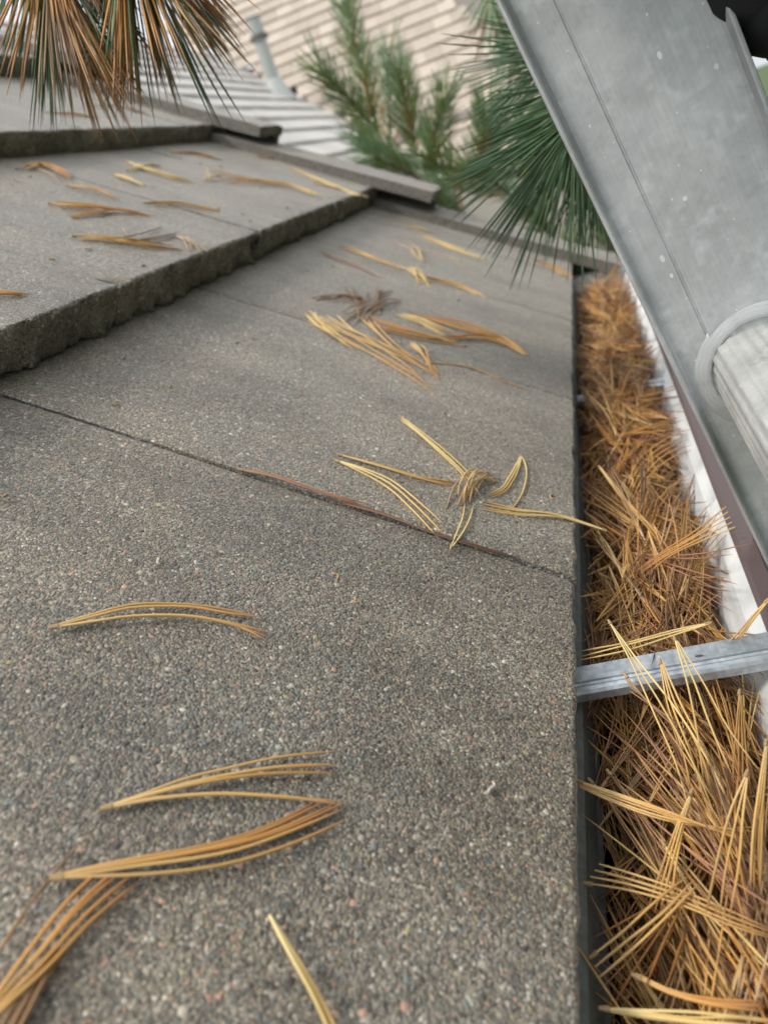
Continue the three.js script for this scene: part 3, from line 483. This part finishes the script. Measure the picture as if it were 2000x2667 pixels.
const fr = rng(300), FAS = {}; for (const [k, L, sp] of [['v', 0.125, 0.085], ['w', 0.125, 0.095], ['o', 0.12, 0.08], ['g', 0.12, 0.08], ['b', 0.12, 0.07], ['t', 0.118, 0.07], ['m', 0.12, 0.13], ['n', 0.12, 0.13]]) FAS[k] = [0, 1, 2, 3].map(() => fascicle(fr, k, L, sp, k === 'm' || k === 'n' ? 0.0012 : k === 'o' || k === 'g' || k === 't' || k === 'b' ? 0.00085 : 0.00075));
// a shoot: twig along a->b with bundles set round it, leaning towards the tip by `lean` (1 = along the twig), sagging by droop
function shoot(a, b, n, { lean = 0.5, droop = 0, keys = ['v', 'w'], scale = 1, seed = 1, stuff = false, from = 0, twig = 0.003, bias = null, biasW = 0 }) {
  const r = rng(seed), ax = b.clone().sub(a), dir = ax.clone().normalize(), side = V(0.3, 0.2, 0.9).cross(dir).normalize(), other = dir.clone().cross(side);
  const br = limb([a, a.clone().lerp(b, 0.5).add(V(0, 0.004, 0)), b], twig, twig * 0.6, 'branch', pine, 10), list = [];
  for (let i = 0; i < n; i++) {
    const t = from + (1 - from) * (i + r()) / n, q = i * 2.39996 + r() * 0.8, ln = lean + (r() - 0.5) * 0.3 + 0.35 * t * t;
    const d = dir.clone().multiplyScalar(ln).addScaledVector(side, Math.cos(q)).addScaledVector(other, Math.sin(q)).normalize().add(V(0, -droop * (0.7 + 0.6 * r()), 0));
    if (bias) d.addScaledVector(bias, biasW);
    d.normalize();
    const k = typeof keys === 'function' ? keys(t, d, r) : keys[r() * keys.length | 0], g = FAS[k][r() * 4 | 0], p = a.clone().lerp(b, t), s = scale * (0.85 + 0.3 * r()), qn = new THREE.Quaternion().setFromUnitVectors(V(0, 1, 0), d);
    if (stuff) list.push(g.clone().applyMatrix4(new THREE.Matrix4().compose(p, qn, V(s, s, s))));
    else { const m = mesh('needle_bundle', g, leafM, br); m.position.copy(p); m.quaternion.copy(qn); m.scale.setScalar(s); }
  }
  if (stuff) mesh('needles', mergeGeometries(list), leafM, br).userData.kind = 'stuff';
  return br;
}
// green spray behind the ladder rail
shoot(V(0.135, 0.305, -0.50), V(0.052, 0.254, -0.365), 92, { lean: 0.6, droop: 0.3, seed: 2, scale: 1.1, bias: V(-0.6, -0.4, 0.05), biasW: 0.6 });
shoot(V(0.16, 0.345, -0.62), V(0.045, 0.318, -0.50), 30, { lean: 0.7, droop: 0.05, seed: 3, scale: 0.95, bias: V(-1, -0.05, 0), biasW: 0.8 });
shoot(V(0.16, 0.275, -0.56), V(0.085, 0.238, -0.43), 46, { lean: 0.4, droop: 0.9, seed: 4, scale: 1.0, bias: V(-0.3, 0, 0), biasW: 0.5, keys: (t, d, r) => r() < 0.12 ? 'b' : r() < 0.6 ? 'v' : 'w' });
// half-dead spray hanging in from above
const mix = (t, d, r) => { const u = d.x * 0.9 + (r() - 0.5) * 0.55; return u < -0.22 ? (r() < 0.8 ? 'v' : 'o') : u < 0.3 ? ['o', 't', 'o', 'g', 'v', 'b'][r() * 6 | 0] : (r() < 0.3 ? 'b' : r() < 0.65 ? 'o' : 'v'); };
shoot(V(-0.30, 0.56, -0.25), V(-0.306, 0.482, -0.208), 54, { lean: 0.5, droop: 1.5, keys: mix, seed: 5, scale: 0.95, bias: V(-0.6, 0, 0), biasW: 0.5 });
shoot(V(-0.24, 0.56, -0.27), V(-0.240, 0.486, -0.228), 74, { lean: 0.5, droop: 1.15, keys: mix, seed: 6, scale: 1.0, bias: V(0.25, 0, 0), biasW: 0.3 });
limb([V(0.36, 1.6, -3.4), V(0.05, 1.35, -1.9), V(-0.18, 0.9, -0.7), V(-0.24, 0.56, -0.27)], 0.03, 0.004, 'limb', pine);
limb([V(-0.22, 0.72, -0.5), V(-0.27, 0.63, -0.33), V(-0.30, 0.56, -0.25)], 0.006, 0.003, 'limb', pine, 10);
limb([V(0.4, 0.9, -3.45), V(0.42, 0.6, -2.2), V(0.3, 0.4, -1.2), V(0.16, 0.335, -0.66), V(0.135, 0.285, -0.52)], 0.026, 0.003, 'limb', pine);
limb([V(0.26, 0.37, -0.95), V(0.2, 0.28, -0.75), V(0.16, 0.245, -0.6)], 0.006, 0.003, 'limb', pine, 10);
// soft green shoots further back
limb([V(0.42, 0.0, -3.45), V(-0.03, 0.08, -2.6), V(-0.3, 0.2, -2.2), V(-0.5, 0.3, -2.1), V(-0.58, 0.42, -2.12)], 0.03, 0.008, 'limb', pine);
[[[-0.545, 0.40, -2.15], [-0.545, 0.76, -2.2], 70], [[-0.55, 0.40, -2.15], [-0.625, 0.60, -2.0], 54], [[-0.55, 0.33, -2.24], [-0.498, 0.63, -2.42], 46], [[-0.444, 0.3, -2.16], [-0.43, 0.52, -2.16], 60], [[-0.397, 0.25, -2.04], [-0.28, 0.41, -1.94], 56], [[-0.456, 0.27, -2.02], [-0.57, 0.4, -2.04], 46], [[-0.42, 0.22, -2.0], [-0.53, 0.33, -1.92], 46], [[-0.213, 0.18, -1.85], [-0.16, 0.31, -1.82], 56], [[-0.3, 0.15, -2.0], [-0.36, 0.28, -1.9], 40], [[-0.1, 0.1, -2.0], [-0.06, 0.26, -1.9], 50], [[-0.15, 0.1, -1.9], [-0.24, 0.2, -1.8], 44], [[0.05, 0.0, -1.9], [0.03, 0.16, -1.85], 50], [[-0.28, 0.06, -1.75], [-0.33, 0.17, -1.68], 44], [[-0.05, -0.05, -1.8], [-0.1, 0.08, -1.7], 44], [[0.12, -0.15, -1.8], [0.1, -0.02, -1.7], 44], [[0.06, -0.2, -1.7], [0.0, -0.08, -1.62], 40]]
  .forEach(([a, b, n], i) => shoot(V(...a), V(...b), n * 0.9 | 0, { lean: 1.5, seed: 20 + i, stuff: true, twig: 0.005, scale: 0.95, keys: (t, d, r) => t < 0.25 && r() < 0.3 ? 'o' : r() < 0.55 ? 'm' : 'n' }));
[[[-0.03, 0.56, -1.4], [-0.06, 0.5, -1.3]], [[0.0, 0.5, -1.4], [-0.03, 0.44, -1.28]]].forEach(([a, b], i) => shoot(V(...a), V(...b), 22, { lean: 0.9, droop: 0.9, seed: 50 + i, stuff: true, keys: (t, d, r) => r() < 0.75 ? 'n' : 'b', scale: 1 }));
limb([V(0.36, 1.2, -3.4), V(0.2, 0.9, -2.2), V(0.0, 0.56, -1.45), V(-0.03, 0.5, -1.34)], 0.02, 0.004, 'limb', pine);

// pines along the side of the yard, which close the view of the sky beyond the gutter
{
  const r = rng(400), blades = []; for (let i = 0; i < 30; i++) { const q = r() * 6.283, u = 0.25 + 0.9 * r(), l = 0.35 + 0.2 * r(); blades.push(needleGeo([0, 0.5, 1].map(t => V(Math.cos(q) * u * l * t, l * t, Math.sin(q) * u * l * t)), 0.016, pal(i % 2 ? 'v' : 'm', r, 0.25), 3, 3)); }
  const tuft = mergeGeometries(blades), H = new THREE.Object3D();
  [[3.6, -4.2, 8.5], [4.2, -1.0, 9.5], [3.9, 2.2, 8.8], [4.6, 5.4, 9.2], [5.2, -8.2, 9]].forEach(([x, z, h], k) => {
    const g = thing('pine_tree', ['broad pine standing beside the ladder', 'tallest pine across the yard from the gutter', 'pine across the yard behind the ladder foot', 'pine at the near end of the yard', 'pine at the far end of the yard'][k], 'pine tree', null, V(x, -3.22, z));
    limb([V(0, 0, 0), V(0.1, h * 0.4, 0), V(0, h * 0.7, 0.1), V(0, h, 0)], 0.2, 0.03, 'trunk', g, 30);
    const im = new THREE.InstancedMesh(tuft, leafM, 900); im.name = 'crown'; im.userData.kind = 'stuff'; im.castShadow = im.receiveShadow = true;
    for (let i = 0; i < 900; i++) { const t = Math.pow(r(), 0.8), y = h * (0.12 + 0.86 * t), R = (1 - t) * 1.9 + 0.25, q = r() * 6.283, d = R * Math.sqrt(r()); H.position.set(Math.cos(q) * d, y + 0.3 * r(), Math.sin(q) * d); H.rotation.set((r() - 0.5) * 1.6, r() * 6.3, (r() - 0.5) * 1.6); H.scale.setScalar(1.0 + 0.8 * r()); H.updateMatrix(); im.setMatrixAt(i, H.matrix); }
    g.add(im);
  });
}

// ---------------------------------------------------------------- the house's lower wing: a slope running beside ours and, beyond the valley, one facing us
const wing = thing('wing_roof', 'pale tiled roof wing with a valley behind the pine', 'roof wing');
{
  const wp = 36.94 * Math.PI / 180, up = V(-Math.cos(wp), Math.sin(wp), 0), nw = V(Math.sin(wp), Math.cos(wp), 0);      // side slope
  const base = roof(-4.07, -0.73, 0);
  const k = 0.2, kd = Math.hypot(1, k), hd = V(1 / kd, 0, -k / kd), hz = V(k / kd, 0, 1 / kd);                      // courses of the facing slope
  const upB = hz.clone().multiplyScalar(-Math.cos(wp)).add(V(0, Math.sin(wp), 0)), nb = hz.clone().multiplyScalar(Math.sin(wp)).add(V(0, Math.cos(wp), 0));
  const vp = V(-5.321, 2.609, -14.788);                                                                                     // a point of the valley
  const r = rng(61);
  const grit = tex(256, 256, (d, w) => { for (let j = 0; j < w; j++) for (let i = 0; i < w; i++) { const o = (j * w + i) * 4, g = 205 + 50 * (0.5 * pn(i / 32, j / 32, 8, 51) + 0.5 * pn(i / 4, j / 4, 64, 52) - 0.5); d[o] = g; d[o + 1] = g; d[o + 2] = g; d[o + 3] = 255; } }, true, 2);
  const paleMs = [0, 1, 2, 3].map(i => std({ map: grit, color: rgb(0.66 + 0.04 * i, 0.63 + 0.04 * i, 0.585 + 0.04 * i), roughness: 0.75 }));
  const beigeMs = [0, 1, 2, 3, 4].map(i => std({ map: grit, color: rgb(0.60 + 0.04 * i, 0.51 + 0.036 * i, 0.415 + 0.03 * i), roughness: 0.95 }));
  const X = 0.4219;
  const pg = new THREE.BoxGeometry(0.5, 0.042, 0.327), pg2 = new THREE.BoxGeometry(0.5, 0.042, 0.657);
  // tiles of the side slope, each course lapping the one below
  for (let c = -4; c < 9; c++) {
    const p0 = base.clone().addScaledVector(up, c * X), t = nb.dot(vp.clone().sub(p0)) / nb.z, zv = t;             // where this course meets the valley
    const z1 = zv - 0.25, z0 = -1.6, len = z0 - z1; if (len < 0.3) continue;
    const xa = up.clone().negate().applyAxisAngle(V(0, 0, 1), Math.atan2(0.04, 0.42)), ya = V(0, 0, 1).cross(xa), q = new THREE.Quaternion().setFromRotationMatrix(new THREE.Matrix4().makeBasis(xa, ya, V(0, 0, 1)));
    for (let z = z1 + (c & 1 ? 0.17 : 0); z < Math.min(z0, -4.2); z += c < 0 ? 0.66 : 0.33) {
      const m = mesh('roof_tile', c < 0 ? pg2 : pg, paleMs[r() * 4 | 0], wing); m.quaternion.copy(q);
      m.position.copy(p0).addScaledVector(xa, -0.25 + (r() - 0.5) * 0.016).addScaledVector(ya, -0.021 + (r() - 0.5) * 0.01); m.position.z = z;
    }
  }
  // single tiles of the facing slope
  const tg = new THREE.BoxGeometry(0.326, 0.036, 0.47);
  const tiltB = 0.085, zb = hz.clone().multiplyScalar(Math.cos(wp - tiltB)).add(V(0, -Math.sin(wp - tiltB), 0)), yb = zb.clone().cross(hd).normalize();
  const qb = new THREE.Quaternion().setFromRotationMatrix(new THREE.Matrix4().makeBasis(hd, yb, zb));
  for (let c = -11; c < 9; c++) for (let i = -14; i < 26; i++) {
    const nose = vp.clone().addScaledVector(upB, c * X).addScaledVector(hd, (i + (c & 1 ? 0.5 : 0)) * 0.33);
    if (nw.dot(nose.clone().sub(base)) < -0.12) continue;                              // behind the side slope
    const ridge = 0.814 + -1.168 * nose.x; if (nose.y > ridge) continue;                    // hip line
    if (nose.x > 1.2 || nose.y < 0.0 || nose.x < -9) continue;
    const m = mesh('roof_tile', tg, beigeMs[r() * 5 | 0], wing); m.quaternion.copy(qb); m.position.copy(nose).addScaledVector(zb, -0.235).addScaledVector(yb, -0.016 + (r() - 0.5) * 0.006);
  }
  // boards below both slopes and the walls that carry them
  const dk = std({ color: rgb(0.2, 0.17, 0.15), roughness: 1 });
  const s1 = new THREE.Shape(); const e0 = base.clone().addScaledVector(up, -5 * X), e1 = base.clone().addScaledVector(up, 9 * X); s1.moveTo(e0.x, e0.y - 0.08); s1.lineTo(e1.x, e1.y - 0.08); s1.lineTo(e1.x, e1.y - 0.2); s1.lineTo(e0.x, e0.y - 0.2);
  mesh('roof_deck', new THREE.ExtrudeGeometry(s1, { depth: 12, bevelEnabled: false }).translate(0, 0, -13.6), dk, wing);
  const e2 = vp.clone().addScaledVector(upB, -3.4).addScaledVector(nb, -0.12), dkB = new THREE.PlaneGeometry(9, 6.5); const db = mesh('roof_deck', new THREE.BoxGeometry(8.4, 0.05, 4.6), dk, wing); db.quaternion.copy(qb);
  db.position.copy(vp).addScaledVector(hd, 2.2).addScaledVector(upB, -0.9).addScaledVector(nb, -0.2);
  mesh('wall', box(6, 3.0, 11, -6.2, -1.7, -7.6), std({ color: rgb(0.5, 0.46, 0.4), roughness: 0.9 }), wing);
  mesh('wall', box(5.5, 3.2, 0.2, -0.6, -1.6, -11.5), std({ color: rgb(0.5, 0.46, 0.4), roughness: 0.9 }), wing);
}
{ // flue on the side slope
  const f = thing('flue_pipe', 'grey metal flue pipe with a dark collar standing on the pale roof wing', 'flue pipe', null, V(-4.819, 2.231, -13.532));
  const zinc = std({ map: spangle, color: rgb(0.80, 0.77, 0.68), metalness: 0.05, roughness: 0.6 }), dark = std({ color: rgb(0.12, 0.115, 0.1), roughness: 0.7 });
  mesh('pipe', new THREE.CylinderGeometry(0.12, 0.125, 1.2, 28).translate(0, 0.36, 0), zinc, f);
  mesh('flashing', new THREE.LatheGeometry([[0.128, 0.2], [0.15, 0.16], [0.24, -0.06], [0.30, -0.2]].map(p => new THREE.Vector2(...p)), 28), zinc, f);
  mesh('collar', new THREE.CylinderGeometry(0.165, 0.17, 0.06, 28).translate(0, 0.86, 0), dark, f);
  mesh('cap', mergeGeometries([new THREE.CylinderGeometry(0.135, 0.135, 0.26, 28).translate(0, 1.03, 0), new THREE.ConeGeometry(0.165, 0.06, 28).translate(0, 1.19, 0)]), zinc, f);
}
renderer.render(scene, camera);
